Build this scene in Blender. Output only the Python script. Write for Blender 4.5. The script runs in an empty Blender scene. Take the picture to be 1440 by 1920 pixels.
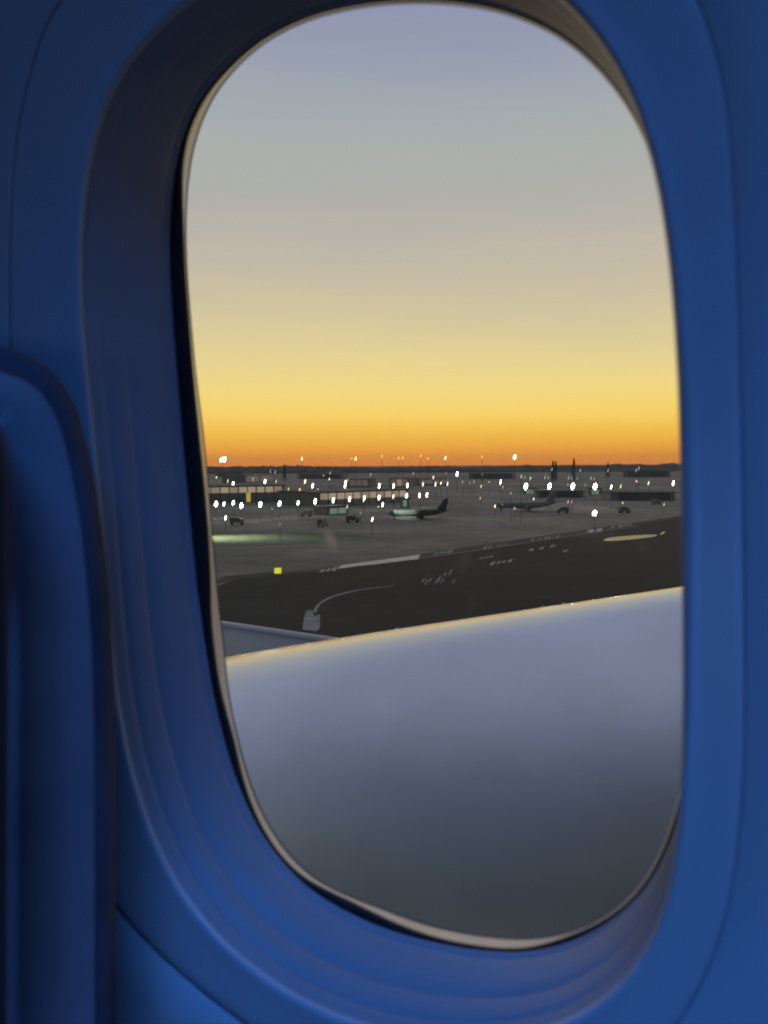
import bpy, bmesh, math, random
import numpy as np
from mathutils import Vector, Matrix
random.seed(7)
C = bpy.context.scene.collection
scene = bpy.context.scene
def lin(c):
    return tuple(((v/255.)/12.92 if v/255. <= .04045 else ((v/255.+.055)/1.055)**2.4) for v in c)

# ------------------------------------------------------------------ camera
F = 1450.0
CAM = Vector((0, 0, 18.0))
cam_data = bpy.data.cameras.new('camera'); cam = bpy.data.objects.new('camera', cam_data); C.objects.link(cam)
cam_data.sensor_fit = 'HORIZONTAL'; cam_data.sensor_width = 36.0; cam_data.lens = 36.0*F/1440
cam_data.clip_start = .01; cam_data.clip_end = 60000
pitch = math.atan(87/F)
ROT = Matrix.Rotation(math.pi/2-pitch, 3, 'X') @ Matrix.Rotation(math.radians(-.3), 3, 'Z')
cam.matrix_world = Matrix.Translation(CAM) @ ROT.to_4x4()
scene.camera = cam
cam_data.dof.use_dof = True; cam_data.dof.focus_distance = 1.8; cam_data.dof.aperture_fstop = 36.25/3.8
def ray(px, py): return (ROT @ Vector(((px-720)/F, -(py-960)/F, -1)))
def ground(px, py, z=0.0):
    r = ray(px, py); return CAM + r*((z-CAM.z)/r.z)
def at_dist(px, py, d):          # point seen at a pixel, d metres in front
    r = ray(px, py); return CAM + r*(d/Vector((r.x, r.y, 0)).length)

# ------------------------------------------------------------------ dusk sky
w = bpy.data.worlds.new('World'); scene.world = w; w.use_nodes = True
nt = w.node_tree; nt.nodes.clear(); N = nt.nodes.new; L = nt.links.new
out = N('ShaderNodeOutputWorld'); bg = N('ShaderNodeBackground'); L(bg.outputs[0], out.inputs[0])
tc = N('ShaderNodeTexCoord'); sep = N('ShaderNodeSeparateXYZ'); L(tc.outputs['Generated'], sep.inputs[0])
asin0 = N('ShaderNodeMath'); asin0.operation = 'ARCSINE'; L(sep.outputs['Z'], asin0.inputs[0])
cm = N('ShaderNodeMapping'); cm.inputs['Scale'].default_value = (1.6, 1.6, 13); cm.inputs['Rotation'].default_value = (0, math.radians(1.5), 0); L(tc.outputs['Generated'], cm.inputs['Vector'])
cn = N('ShaderNodeTexNoise'); cn.inputs['Scale'].default_value = 1.6; cn.inputs['Detail'].default_value = 4; L(cm.outputs[0], cn.inputs['Vector'])
ca = N('ShaderNodeMath'); ca.operation = 'MULTIPLY_ADD'; ca.inputs[1].default_value = math.radians(4.5); ca.inputs[2].default_value = math.radians(-2.25); L(cn.outputs['Fac'], ca.inputs[0])
cz = N('ShaderNodeMapRange'); cz.interpolation_type = 'SMOOTHSTEP'; cz.inputs['From Min'].default_value = .01; cz.inputs['From Max'].default_value = .22; L(sep.outputs['Z'], cz.inputs[0])
cmu = N('ShaderNodeMath'); cmu.operation = 'MULTIPLY'; L(ca.outputs[0], cmu.inputs[0]); L(cz.outputs[0], cmu.inputs[1])
asin = N('ShaderNodeMath'); asin.operation = 'ADD'; L(asin0.outputs[0], asin.inputs[0]); L(cmu.outputs[0], asin.inputs[1])   # thin uneven haze layers
def ramp(stops):
    m = N('ShaderNodeMapRange'); m.inputs['From Min'].default_value = math.radians(-10); m.inputs['From Max'].default_value = math.radians(90)
    L(asin.outputs[0], m.inputs[0]); r = N('ShaderNodeValToRGB'); L(m.outputs[0], r.inputs[0])
    e = r.color_ramp.elements; r.color_ramp.interpolation = 'LINEAR'
    pos = [((d+10)/100., c) for d, c in stops]
    e[0].position = pos[0][0]; e[0].color = (*lin(pos[0][1]), 1)
    e[1].position = pos[-1][0]; e[1].color = (*lin(pos[-1][1]), 1)
    for p, c in pos[1:-1]:
        x = e.new(p); x.color = (*lin(c), 1)
    return r
def el(y): return math.degrees(math.atan((873-y)/F))
west = ramp([(-10, (110, 60, 30)), (-.2, (245, 136, 28)), (el(868), (255, 150, 32)), (el(845), (255, 172, 52)), (el(815), (252, 196, 72)), (el(780), (255, 216, 104)),
    (el(735), (247, 219, 130)), (el(690), (236, 214, 146)), (el(640), (223, 206, 154)), (el(590), (209, 197, 161)), (el(530), (199, 188, 167)), (el(460), (190, 183, 170)),
    (el(390), (179, 177, 170)), (el(300), (172, 177, 174)), (el(200), (162, 169, 178)), (el(100), (150, 157, 178)), (el(10), (143, 147, 178)), (50, (150, 154, 178)), (90, (146, 151, 168))])
east = ramp([(-10, (28, 40, 50)), (0, (42, 56, 68)), (6, (46, 61, 75)), (15, (50, 66, 81)), (35, (60, 75, 92)), (60, (88, 98, 116)), (90, (148, 152, 166))])
WEST = Vector((.05, 1, 0)).normalized()
comb = N('ShaderNodeCombineXYZ'); L(sep.outputs['X'], comb.inputs[0]); L(sep.outputs['Y'], comb.inputs[1])
nrm = N('ShaderNodeVectorMath'); nrm.operation = 'NORMALIZE'; L(comb.outputs[0], nrm.inputs[0])
dt = N('ShaderNodeVectorMath'); dt.operation = 'DOT_PRODUCT'; L(nrm.outputs[0], dt.inputs[0]); dt.inputs[1].default_value = WEST
mr = N('ShaderNodeMapRange'); mr.interpolation_type = 'SMOOTHSTEP'; mr.inputs['From Min'].default_value = -.7; mr.inputs['From Max'].default_value = .82
L(dt.outputs['Value'], mr.inputs[0])
mix = N('ShaderNodeMix'); mix.data_type = 'RGBA'; L(mr.outputs[0], mix.inputs[0]); L(east.outputs[0], mix.inputs[6]); L(west.outputs[0], mix.inputs[7])
sky = N('ShaderNodeTexSky'); sky.sky_type = 'NISHITA'; sky.sun_disc = False
sky.sun_elevation = math.radians(-2.5); sky.sun_rotation = math.atan2(WEST.x, WEST.y)
add = N('ShaderNodeMix'); add.data_type = 'RGBA'; add.blend_type = 'ADD'; add.inputs[0].default_value = .05
L(mix.outputs[2], add.inputs[6]); L(sky.outputs[0], add.inputs[7]); L(add.outputs[2], bg.inputs[0]); bg.inputs[1].default_value = 1.0

# the wall of the cabin: its outward direction, its run towards the right, up
NRM = ray(1420, 960); NRM.z = 0; NRM.normalize()
TAN = Vector((NRM.y, -NRM.x, 0)); UP = Vector((0, 0, 1))
WALL_D = .36
# blue cabin mood lighting under the ceiling
ld = bpy.data.lights.new('mood_and_fill_light', 'AREA'); ld.shape = 'RECTANGLE'; ld.size = 1.6; ld.size_y = .25
ld.energy = 5.7; ld.color = (.045, .26, 1.0); ld.spread = math.radians(58)
lo = bpy.data.objects.new('mood_and_fill_light', ld); C.objects.link(lo)
lp = CAM - NRM*.42 + UP*1.25 + TAN*.35
lo.matrix_world = Matrix.Translation(lp) @ ((CAM + NRM*.36 - UP*1.25 + TAN*0) - lp).to_track_quat('-Z', 'Y').to_matrix().to_4x4()
lo['label'] = 'blue cabin mood light strip under the ceiling'; lo['category'] = 'light'

l2 = bpy.data.lights.new('mood_and_fill_light', 'AREA'); l2.shape = 'RECTANGLE'; l2.size = 1.8; l2.size_y = .3; l2.energy = 4.6; l2.color = (.27, .46, 1.0)  # unseen fill light, added to lift the dark reveal and the seat
lo2 = bpy.data.objects.new('mood_and_fill_light', l2); C.objects.link(lo2); lp2 = CAM - NRM*1.7 - UP*.25 + TAN*.8
lo2.matrix_world = Matrix.Translation(lp2) @ ((CAM + NRM*.36 - TAN*.1) - lp2).to_track_quat('-Z', 'Y').to_matrix().to_4x4()
lo2['label'] = 'added dim blue fill light behind the viewer'; lo2['category'] = 'light'

vs = scene.view_settings; vs.view_transform = 'Standard'; vs.look = 'None'; vs.exposure = 0; vs.gamma = 1
scene.display_settings.display_device = 'sRGB'
scene.cycles.max_bounces = 8; scene.cycles.transparent_max_bounces = 12; scene.cycles.sample_clamp_indirect = 3

# ------------------------------------------------------------------ materials
def mat(name, col, rough=.6, metal=0, spec=.5, noise=None, bump=None, emit=None, coat=0, coat_rough=.1):
    m = bpy.data.materials.new(name); m.use_nodes = True; t = m.node_tree; b = t.nodes['Principled BSDF']
    b.inputs['Base Color'].default_value = (*col, 1); b.inputs['Roughness'].default_value = rough; b.inputs['Metallic'].default_value = metal
    b.inputs['Specular IOR Level'].default_value = spec; b.inputs['Coat Weight'].default_value = coat; b.inputs['Coat Roughness'].default_value = coat_rough
    if emit:
        b.inputs['Emission Color'].default_value = (*emit[0], 1); b.inputs['Emission Strength'].default_value = emit[1]
    tcn = t.nodes.new('ShaderNodeTexCoord')
    if noise:
        prev = None
        for sc, amt in noise:
            n = t.nodes.new('ShaderNodeTexNoise'); n.inputs['Scale'].default_value = sc; n.inputs['Detail'].default_value = 5
            t.links.new(tcn.outputs['Object'], n.inputs['Vector'])
            r = t.nodes.new('ShaderNodeMapRange'); r.inputs['From Min'].default_value = .3; r.inputs['From Max'].default_value = .7
            r.inputs['To Min'].default_value = 1-amt; r.inputs['To Max'].default_value = 1+amt; t.links.new(n.outputs['Fac'], r.inputs[0])
            if prev is None: prev = r.outputs[0]
            else:
                k = t.nodes.new('ShaderNodeMath'); k.operation = 'MULTIPLY'; t.links.new(prev, k.inputs[0]); t.links.new(r.outputs[0], k.inputs[1]); prev = k.outputs[0]
        v = t.nodes.new('ShaderNodeVectorMath'); v.operation = 'SCALE'; v.inputs[0].default_value = col; t.links.new(prev, v.inputs['Scale'])
        t.links.new(v.outputs[0], b.inputs['Base Color'])
    if bump:
        n = t.nodes.new('ShaderNodeTexNoise'); n.inputs['Scale'].default_value = bump[0]; n.inputs['Detail'].default_value = 4
        t.links.new(tcn.outputs['Object'], n.inputs['Vector'])
        bp = t.nodes.new('ShaderNodeBump'); bp.inputs['Strength'].default_value = bump[1]; bp.inputs['Distance'].default_value = bump[2]
        t.links.new(n.outputs['Fac'], bp.inputs['Height']); t.links.new(bp.outputs[0], b.inputs['Normal'])
    return m
M = {}
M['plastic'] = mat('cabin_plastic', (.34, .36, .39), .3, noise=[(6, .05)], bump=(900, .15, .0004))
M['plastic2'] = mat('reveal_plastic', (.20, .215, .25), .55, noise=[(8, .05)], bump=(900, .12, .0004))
M['gasket'] = mat('black_rubber', (.012, .011, .011), .7, spec=.25, noise=[(40, .3)])
M['frame'] = mat('pale_frame_paint', (.86, .78, .64), .35, noise=[(30, .08)])
M['seat'] = mat('blue_seat_leather', (.24, .20, .22), .75, spec=.25, noise=[(12, .15)], bump=(260, .35, .001))
M['trim'] = mat('dark_seat_trim', (.07, .07, .09), .95, spec=.03, noise=[(20, .2)])
M['gap_shade'] = mat('black_gap_shade', (.01, .012, .02), .8, noise=[(60, .2)], bump=(500, .4, .001))
M['cowl'] = mat('white_cowl_paint', (.68, .735, .81), .34, metal=.7, noise=[(.5, .09), (2.2, .05)], coat=1, coat_rough=.2)
M['cowl'].node_tree.nodes['Principled BSDF'].inputs['Coat IOR'].default_value = 1.9
M['skin'] = mat('fuselage_paint', (.12, .13, .15), .4, noise=[(1, .03)])
M['metal'] = mat('bare_lip_metal', (.6, .6, .6), .25, metal=1, noise=[(3, .1)])
M['dark_metal'] = mat('dark_engine_metal', (.08, .08, .09), .4, metal=.8, noise=[(5, .2)])
M['slat'] = mat('pale_slat_paint', (.74, .68, .68), .4, noise=[(2, .08)])
M['wing'] = mat('grey_wing_paint', (.16, .20, .23), .5, noise=[(1.2, .12)])
M['ground'] = mat('dry_grassland', (.29, .265, .195), .95, spec=.1, noise=[(.0035, .22), (.022, .3), (.15, .16)])
M['apron'] = mat('apron_concrete', (.26, .24, .185), .85, spec=.2, noise=[(.012, .4), (.05, .3), (.3, .1)])
M['asphalt'] = mat('runway_asphalt', (.052, .047, .036), .85, spec=.12, noise=[(.02, .22), (.3, .15)])
M['grass'] = mat('lawn_grass', (.19, .205, .13), .95, spec=.1, noise=[(.05, .3), (.6, .3)])
M['paint'] = mat('worn_road_paint', (.26, .26, .27), .7, noise=[(.5, .3), (3, .3)])
M['thin'] = mat('thin_line_paint', (.15, .14, .12), .8, noise=[(.2, .4)])
M['line'] = mat('runway_line_paint', (.86, .76, .58), .7, noise=[(.3, .12), (1.5, .12)])
M['faded'] = mat('faded_line_paint', (.42, .38, .31), .75, noise=[(.4, .5), (1.5, .4)])
M['water'] = mat('puddle_water', (.05, .05, .046), .26, spec=.5, noise=[(.1, .2)], bump=(1.5, .05, .02))
M['shallow'] = mat('wet_shallow_water', (.05, .05, .046), .16, spec=.4, noise=[(.3, .3)], bump=(3, .3, .03))
M['build'] = mat('concrete_wall', (.30, .29, .25), .8, noise=[(.05, .15)])
M['roof'] = mat('dark_roofing', (.15, .145, .13), .85, noise=[(.1, .2)])
M['pole'] = mat('galvanised_steel', (.10, .10, .095), .6, metal=.3, noise=[(1, .1)])
M['plane_white'] = mat('airliner_white', (.34, .35, .31), .45, noise=[(.5, .05)])
M['plane_dark'] = mat('airliner_dark', (.08, .082, .075), .5, noise=[(.5, .1)])
M['glass_dark'] = mat('dark_glass', (.02, .02, .025), .1, noise=[(1, .1)])
M['rubber'] = mat('tyre_rubber', (.02, .02, .02), .9, noise=[(3, .1)])
M['leaf'] = mat('distant_foliage', (.075, .075, .06), .95, spec=.05, noise=[(.05, .4)])
M['trunk'] = mat('bark', (.05, .04, .03), .9, noise=[(1, .3)])
M['truck'] = mat('service_truck_paint', (.22, .22, .2), .5, noise=[(1, .1)])
def emat(name, col, s): return mat(name, (.5, .5, .5), .4, emit=(col, s))
M['lamp_white'] = emat('lamp_white', (1, .97, .9), 18)
M['lamp_bright'] = emat('lamp_bright', (1, .98, .93), 38)
M['lamp_dim'] = emat('lamp_dim', (1, .9, .78), .55)
M['lamp_warm'] = emat('lamp_warm', (1, .72, .38), 5)
M['lamp_green'] = emat('lamp_green', (.72, .95, .45), 2.2)
M['lamp_cool'] = emat('lamp_cool', (.72, 1, .85), 3)
M['lamp_yellow'] = emat('lamp_yellow', (.95, .8, .1), 1.6)
M['lamp_orange'] = emat('lamp_orange', (1, .5, .08), 2)
M['sign_yellow'] = emat('sign_yellow', (.80, .72, .02), .85)
M['sign_amber'] = emat('sign_amber', (.72, .50, .02), .55)
M['lit_warm'] = mat('lit_window_warm', (.2, .2, .2), .3, emit=((.86, .68, .42), .36))
M['lit_warm2'] = mat('lit_window_peach', (.2, .2, .2), .3, emit=((.86, .64, .42), .27))
M['lit_pink'] = mat('lit_window_dim', (.2, .2, .2), .3, emit=((.75, .56, .50), .12))
M['lit_cool'] = mat('lit_window_cool', (.2, .2, .2), .3, emit=((.5, .8, .62), .22))

# ------------------------------------------------------------------ mesh helpers
def mesh_obj(name, verts, faces, m, parent=None, smooth=False):
    me = bpy.data.meshes.new(name); me.from_pydata([tuple(v) for v in verts], [], faces); me.validate(); me.update()
    me.materials.append(m)
    if smooth:
        for p in me.polygons: p.use_smooth = True
    o = bpy.data.objects.new(name, me); C.objects.link(o)
    if parent is not None: o.parent = parent
    return o
def tag(o, label=None, cat=None, group=None, kind=None):
    if label: o['label'] = label
    if cat: o['category'] = cat
    if group: o['group'] = group
    if kind: o['kind'] = kind
    return o
def thing(name, loc, rz, label, cat, group=None):
    o = bpy.data.objects.new(name, None); C.objects.link(o); o.location = loc; o.rotation_euler = (0, 0, rz); o.empty_display_size = .3
    return tag(o, label, cat, group)
def box(x0, x1, y0, y1, z0, z1):
    v = [(x, y, z) for z in (z0, z1) for y in (y0, y1) for x in (x0, x1)]
    return v, [(0, 2, 3, 1), (4, 5, 7, 6), (0, 1, 5, 4), (2, 6, 7, 3), (0, 4, 6, 2), (1, 3, 7, 5)]
def join(parts):
    V, Fc = [], []
    for v, f in parts:
        b = len(V); V += list(v); Fc += [tuple(i+b for i in q) for q in f]
    return V, Fc
def bobj(name, b, m, parent=None): return mesh_obj(name, *box(*b), m, parent)
def lathe(prof, seg=48, axis='z'):
    V, Fc = [], []
    for a, r in prof:
        for k in range(seg):
            t = 2*math.pi*k/seg; V.append((r*math.cos(t), r*math.sin(t), a) if axis == 'z' else (a, r*math.cos(t), r*math.sin(t)))
    for i in range(len(prof)-1):
        for k in range(seg):
            k2 = (k+1) % seg; Fc.append((i*seg+k, i*seg+k2, (i+1)*seg+k2, (i+1)*seg+k))
    return V, Fc
def tube(path, r, seg=10, flat=1.0):
    V, Fc = [], []; n = len(path); path = [Vector(p) for p in path]
    for i, p in enumerate(path):
        d = (path[min(i+1, n-1)]-path[max(i-1, 0)]).normalized()
        a = d.orthogonal().normalized() if abs(d.z) > .99 else d.cross(UP).normalized(); b = d.cross(a)
        rr = r[i] if isinstance(r, (list, tuple)) else r
        for k in range(seg):
            t = 2*math.pi*k/seg; V.append(p+a*math.cos(t)*rr+b*math.sin(t)*rr*flat)
    for i in range(n-1):
        for k in range(seg): Fc.append((i*seg+k, i*seg+(k+1) % seg, (i+1)*seg+(k+1) % seg, (i+1)*seg+k))
    Fc.append(tuple(range(seg))[::-1]); Fc.append(tuple((n-1)*seg+k for k in range(seg)))
    return V, Fc

# ------------------------------------------------------------------ cabin wall and window
NS = 320; CX, CY = 810.0, 890.0
ANG = np.linspace(0, 2*np.pi, NS, endpoint=False)
def closed(pts, smooth=2.2):
    p = np.array(pts, float); a = np.arctan2(p[:, 1]-CY, p[:, 0]-CX) % (2*np.pi); r = np.hypot(p[:, 0]-CX, p[:, 1]-CY)
    o = np.argsort(a); a, r = a[o], r[o]
    ax = np.concatenate([a-2*np.pi, a, a+2*np.pi])
    # resample the outline by arc (chords), so that long sides stay straight
    x = CX+r*np.cos(a); y = CY+r*np.sin(a); X = np.tile(x, 3); Y = np.tile(y, 3)
    fine = np.linspace(0, 2*np.pi, 1440, endpoint=False); seg = np.searchsorted(ax, fine, side='right')-1
    x0, y0, x1, y1 = X[seg]-CX, Y[seg]-CY, X[(seg+1) % len(X)]-CX, Y[(seg+1) % len(X)]-CY
    dx, dy = np.cos(fine), np.sin(fine); R = (x0*y1-y0*x1)/(dx*(y1-y0)-dy*(x1-x0))
    k = np.arange(-30, 31); g = np.exp(-.5*(k/(smooth*4))**2); g /= g.sum()
    R = np.convolve(np.concatenate([R[-30:], R, R[:30]]), g, 'valid')
    r2 = np.interp(ANG, np.concatenate([fine, [2*np.pi]]), np.concatenate([R, R[:1]]))
    return np.stack([CX+r2*np.cos(ANG), CY+r2*np.sin(ANG)], 1)
A_pts = [(700, -300), (1000, -260), (1200, -140), (1315, 0), (1362, 180), (1378, 400), (1387, 650), (1393, 900), (1396, 1150), (1396, 1350), (1391, 1500), (1375, 1660), (1345, 1780), (1290, 1900),
    (1190, 2010), (1040, 2080), (880, 2095), (720, 2062), (560, 1990), (430, 1900), (320, 1810), (230, 1720), (150, 1600), (90, 1450), (50, 1250), (30, 1000), (20, 700), (18, 450), (30, 250), (80, 50), (200, -120), (420, -250)]
B_pts = [(650, -135), (850, -118), (960, -70), (1055, 0), (1110, 60), (1150, 120), (1185, 190), (1212, 270), (1232, 350), (1245, 430), (1256, 520), (1264, 620), (1270, 720), (1274, 850), (1277, 1000), (1279, 1150),
    (1279, 1300), (1276, 1450), (1267, 1580), (1246, 1700), (1212, 1780), (1150, 1858), (1060, 1916), (940, 1946), (800, 1944), (660, 1912), (540, 1856), (430, 1772), (345, 1672), (287, 1560), (247, 1430), (222, 1300), (208, 1150),
    (196, 1000), (182, 850), (166, 700), (158, 600), (155, 480), (160, 390), (175, 290), (197, 210), (235, 130), (290, 65), (370, -5), (500, -85)]
K_pts = [(392, 163), (362, 207), (343, 260), (331, 310), (325, 360), (322, 420), (321, 500), (327, 600), (335, 700), (343, 800), (352, 900), (362, 1000), (372, 1100), (384, 1190), (400, 1290), (418, 1370), (436, 1435),
    (460, 1500), (492, 1565), (533, 1619), (580, 1666), (642, 1703), (700, 1731), (760, 1752), (850, 1773), (900, 1780), (960, 1785), (1010, 1782), (1060, 1769), (1110, 1748), (1160, 1717), (1205, 1672), (1242, 1618), (1272, 1540), (1290, 1450),
    (1299, 1300), (1302, 1150), (1300, 1000), (1296, 850), (1288, 700), (1275, 550), (1256, 420), (1230, 305), (1202, 236), (1164, 174), (1114, 114), (1043, 57), (952, 19), (870, 3), (780, -2), (690, 4), (598, 22), (537, 46), (470, 84)]
E_pts = [(400, 160), (368, 213), (346, 275), (342, 330), (345.5, 400), (348, 500), (355.5, 600), (363, 700), (373, 800), (383, 900), (392, 1000), (396, 1080), (397, 1150), (401, 1200), (412, 1280), (428, 1345), (444, 1395), (453, 1450),
    (472, 1508), (495, 1558), (530, 1608), (566, 1645), (606, 1664), (645, 1683), (685, 1701), (705, 1713), (750, 1733), (800, 1752), (850, 1765), (900, 1773), (960, 1780), (1005, 1777), (1040, 1762), (1102, 1742), (1152, 1713), (1199, 1671), (1232, 1618), (1262, 1545), (1285, 1440),
    (1297, 1300), (1299, 1150), (1297, 1000), (1293, 850), (1285, 700), (1271, 550), (1253, 420), (1228, 308), (1200, 238), (1162, 176), (1112, 116), (1041, 60), (951, 22), (870, 6), (780, 1), (690, 7), (599, 25), (539, 49), (478, 84)]
F_pts = [(411, 158), (478, 88), (540, 52), (600, 28), (690, 10), (780, 4), (870, 9), (950, 25), (1040, 63), (1110, 119), (1160, 179), (1198, 241), (1226, 311), (1251, 421), (1269, 550), (1282, 700), (1290, 850), (1294, 1000), (1296, 1150),
    (1294, 1300), (1283, 1440), (1260, 1544), (1230, 1617), (1197, 1669), (1151, 1711), (1101, 1740), (1050, 1757), (1005, 1762), (960, 1763), (900, 1756), (850, 1748), (800, 1736), (750, 1719), (705, 1700), (685, 1694), (645, 1678), (606, 1660), (575, 1640), (540, 1604),
    (506, 1556), (482, 1507), (461, 1450), (449, 1400), (434, 1340), (425, 1280), (418, 1200), (411, 1150), (404, 1080), (397, 1000), (389, 900), (379, 800), (366, 700), (357, 600), (349, 500), (347, 400), (355, 300), (377, 220)]
RB = 2.1
def bend(v): return -min(v*v, .7)/(2*RB)
def wallpt(px, py, s):
    r = ray(px, py); off = 0
    for _ in range(6):
        p = r*((WALL_D+s+off)/r.dot(NRM)); off = bend(p.z)
    return CAM+p
Ac, Bc, Kc, Ec, Fc_ = [closed(p) for p in (A_pts, B_pts, K_pts, E_pts, F_pts)]
def ring(c, s): return [wallpt(q[0], q[1], s if isinstance(s, (int, float)) else s[i]) for i, q in enumerate(c)]
DEG = np.degrees(ANG); SW = .22+.78*np.exp(-.5*((((DEG-128+180) % 360)-180)/32)**2)   # the seam opens towards the lower left
def scaled(c, d): # grow an outline by d photo pixels
    v = c-np.array([CX, CY]); n = np.linalg.norm(v, axis=1, keepdims=True); return c+v/n*d
def loft(rings, closedring=True):
    n = len(rings[0]); V = [p for r in rings for p in r]; Fc = []
    for i in range(len(rings)-1):
        for k in range(n):
            k2 = (k+1) % n; Fc.append((i*n+k, (i+1)*n+k, (i+1)*n+k2, i*n+k2))
    return V, Fc
Ar = ring(Ac, 0.0); wc = sum(Ar, Vector())/NS
def far_ring(f):
    res = []
    for p in Ar:
        d = p-wc; d -= NRM*d.dot(NRM); q = wc+d*f; q += NRM*(-(q-CAM).dot(NRM)+WALL_D+bend((q-CAM).z)); res.append(q)
    return res
wall = mesh_obj('cabin_wall', *loft([ring(scaled(Ac, 0), .0045*SW), ring(scaled(Ac, 1.5), .0012*SW), ring(scaled(Ac, 5), .0)] + [far_ring(f) for f in (1.1, 1.3, 1.6, 2, 3, 5, 8)]), M['plastic'], smooth=True)
tag(wall, kind='structure')
win = thing('window_surround', CAM+NRM*WALL_D, 0, 'moulded oval cabin window surround glowing blue with deep sloping reveal', 'window')
def child(name, vf, m, parent=win, smooth=True):
    v, f = vf; loc = parent.location; return mesh_obj(name, [Vector(p)-loc for p in v], f, m, parent, smooth)
def radial(ring_):
    c = sum(ring_, Vector())/len(ring_); o = []
    for p in ring_:
        d = p-c; d -= NRM*d.dot(NRM); o.append(d.normalized())
    return o
mid = Ac*.5+Bc*.5
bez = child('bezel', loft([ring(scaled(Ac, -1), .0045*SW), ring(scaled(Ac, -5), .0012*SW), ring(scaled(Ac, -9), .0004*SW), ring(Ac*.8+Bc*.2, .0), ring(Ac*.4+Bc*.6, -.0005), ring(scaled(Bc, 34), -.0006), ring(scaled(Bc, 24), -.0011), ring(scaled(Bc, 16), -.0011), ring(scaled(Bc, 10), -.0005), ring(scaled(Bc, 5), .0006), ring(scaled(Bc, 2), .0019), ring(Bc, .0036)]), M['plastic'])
B3, K3 = ring(Bc, .0036), ring(Kc, .058); rd = radial(B3)
prof = [(0, 0, 0), (.03, .0003, .002), (.06, .0003, .006), (.10, 0, .1), (.13, .0001, .13), (.145, .0013, .145), (.165, .0014, .165), (.18, .0003, .18), (.25, .0, .25), (.36, -.0005, .36),
        (.40, .0002, .40), (.415, .0013, .415), (.43, .0013, .43), (.445, .0002, .445), (.6, -.0008, .6), (.8, -.0005, .8), (.88, .0, .88), (.905, .0008, .905), (.925, .0002, .925), (.95, -.0006, .95), (.98, -.0002, .97), (1.0, .0006, 1.0)]
def grip(a):   # the steps of the reveal run out towards the top and the sides
    d = abs((math.degrees(a)-128+180) % 360-180); return .12+.88*max(0, 1-(d/75)**2)
rings = [[B3[i].lerp(K3[i], t)+rd[i]*g*(1 if t < .02 or t > .86 else grip(ANG[i])) for i in range(NS)] for t, g, _ in prof]
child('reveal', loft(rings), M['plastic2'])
child('seal', loft([ring(Kc, .0585), ring(Kc*.6+Ec*.4, .0585), ring(Kc*.3+Ec*.7, .060), ring(Ec, .064), ring(Ec, .067)]), M['gasket'])
child('outer_frame', loft([ring(Ec, .067), ring(Ec*.5+Fc_*.5, .075), ring(Fc_, .084), ring(scaled(Fc_, 1), .092)]), M['frame'])
# clear panes
gm = bpy.data.materials.new('window_glass'); gm.use_nodes = True; t = gm.node_tree; t.nodes.clear()
o_ = t.nodes.new('ShaderNodeOutputMaterial'); tr = t.nodes.new('ShaderNodeBsdfTransparent'); gl = t.nodes.new('ShaderNodeBsdfGlossy'); gl.inputs['Roughness'].default_value = .03
fr = t.nodes.new('ShaderNodeFresnel'); fr.inputs[0].default_value = 1.3; m1 = t.nodes.new('ShaderNodeMixShader')
t.links.new(fr.outputs[0], m1.inputs[0]); t.links.new(tr.outputs[0], m1.inputs[1]); t.links.new(gl.outputs[0], m1.inputs[2])
tr.inputs[0].default_value = (.985, .99, .985, 1)
df = t.nodes.new('ShaderNodeBsdfTranslucent'); df.inputs[0].default_value = (.55, .50, .45, 1)
m2 = t.nodes.new('ShaderNodeMixShader'); tcn = t.nodes.new('ShaderNodeTexCoord')
def smear(px, py, sx, sz, rot, amt):
    p = wallpt(px, py, .062)-win.location
    mp = t.nodes.new('ShaderNodeMapping'); mp.vector_type = 'TEXTURE'; mp.inputs['Location'].default_value = p
    mp.inputs['Rotation'].default_value = (0, rot, 0); mp.inputs['Scale'].default_value = (sx, .1, sz)
    t.links.new(tcn.outputs['Object'], mp.inputs['Vector'])
    ln = t.nodes.new('ShaderNodeVectorMath'); ln.operation = 'LENGTH'; t.links.new(mp.outputs[0], ln.inputs[0])
    r = t.nodes.new('ShaderNodeMapRange'); r.interpolation_type = 'SMOOTHSTEP'; r.inputs['From Min'].default_value = 1.1; r.inputs['From Max'].default_value = .0
    r.inputs['To Min'].default_value = 0; r.inputs['To Max'].default_value = amt; t.links.new(ln.outputs['Value'], r.inputs[0]); return r.outputs[0]
sm = [smear(620, 1012, .0052, .0105, math.radians(-28), .75), smear(1068, 985, .004, .005, 0, .16), smear(870, 1050, .006, .012, .3, .07), smear(885, 1135, .003, .005, .3, .08), smear(1205, 1025, .004, .004, 0, .08)]
acc = sm[0]
for s_ in sm[1:]:
    ad = t.nodes.new('ShaderNodeMath'); ad.operation = 'ADD'; t.links.new(acc, ad.inputs[0]); t.links.new(s_, ad.inputs[1]); acc = ad.outputs[0]
t.links.new(acc, m2.inputs[0]); t.links.new(m1.outputs[0], m2.inputs[1]); t.links.new(df.outputs[0], m2.inputs[2]); t.links.new(m2.outputs[0], o_.inputs[0])
rp = ring(Kc, .062); cc = sum(rp, Vector())/NS
pr = []
for f in (1, .75, .5, .25):
    row = []
    for p in rp:
        q = cc+(p-cc)*f; q += NRM*(WALL_D+.062+bend((q-CAM).z)-(q-CAM).dot(NRM)); row.append(q)
    pr.append(row)
v, f = loft(pr); v.append(cc+NRM*(WALL_D+.062+bend((cc-CAM).z)-(cc-CAM).dot(NRM))); n3 = 3*NS
f += [(n3+k, len(v)-1, n3+(k+1) % NS) for k in range(NS)]
child('pane', (v, f), gm)
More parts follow.
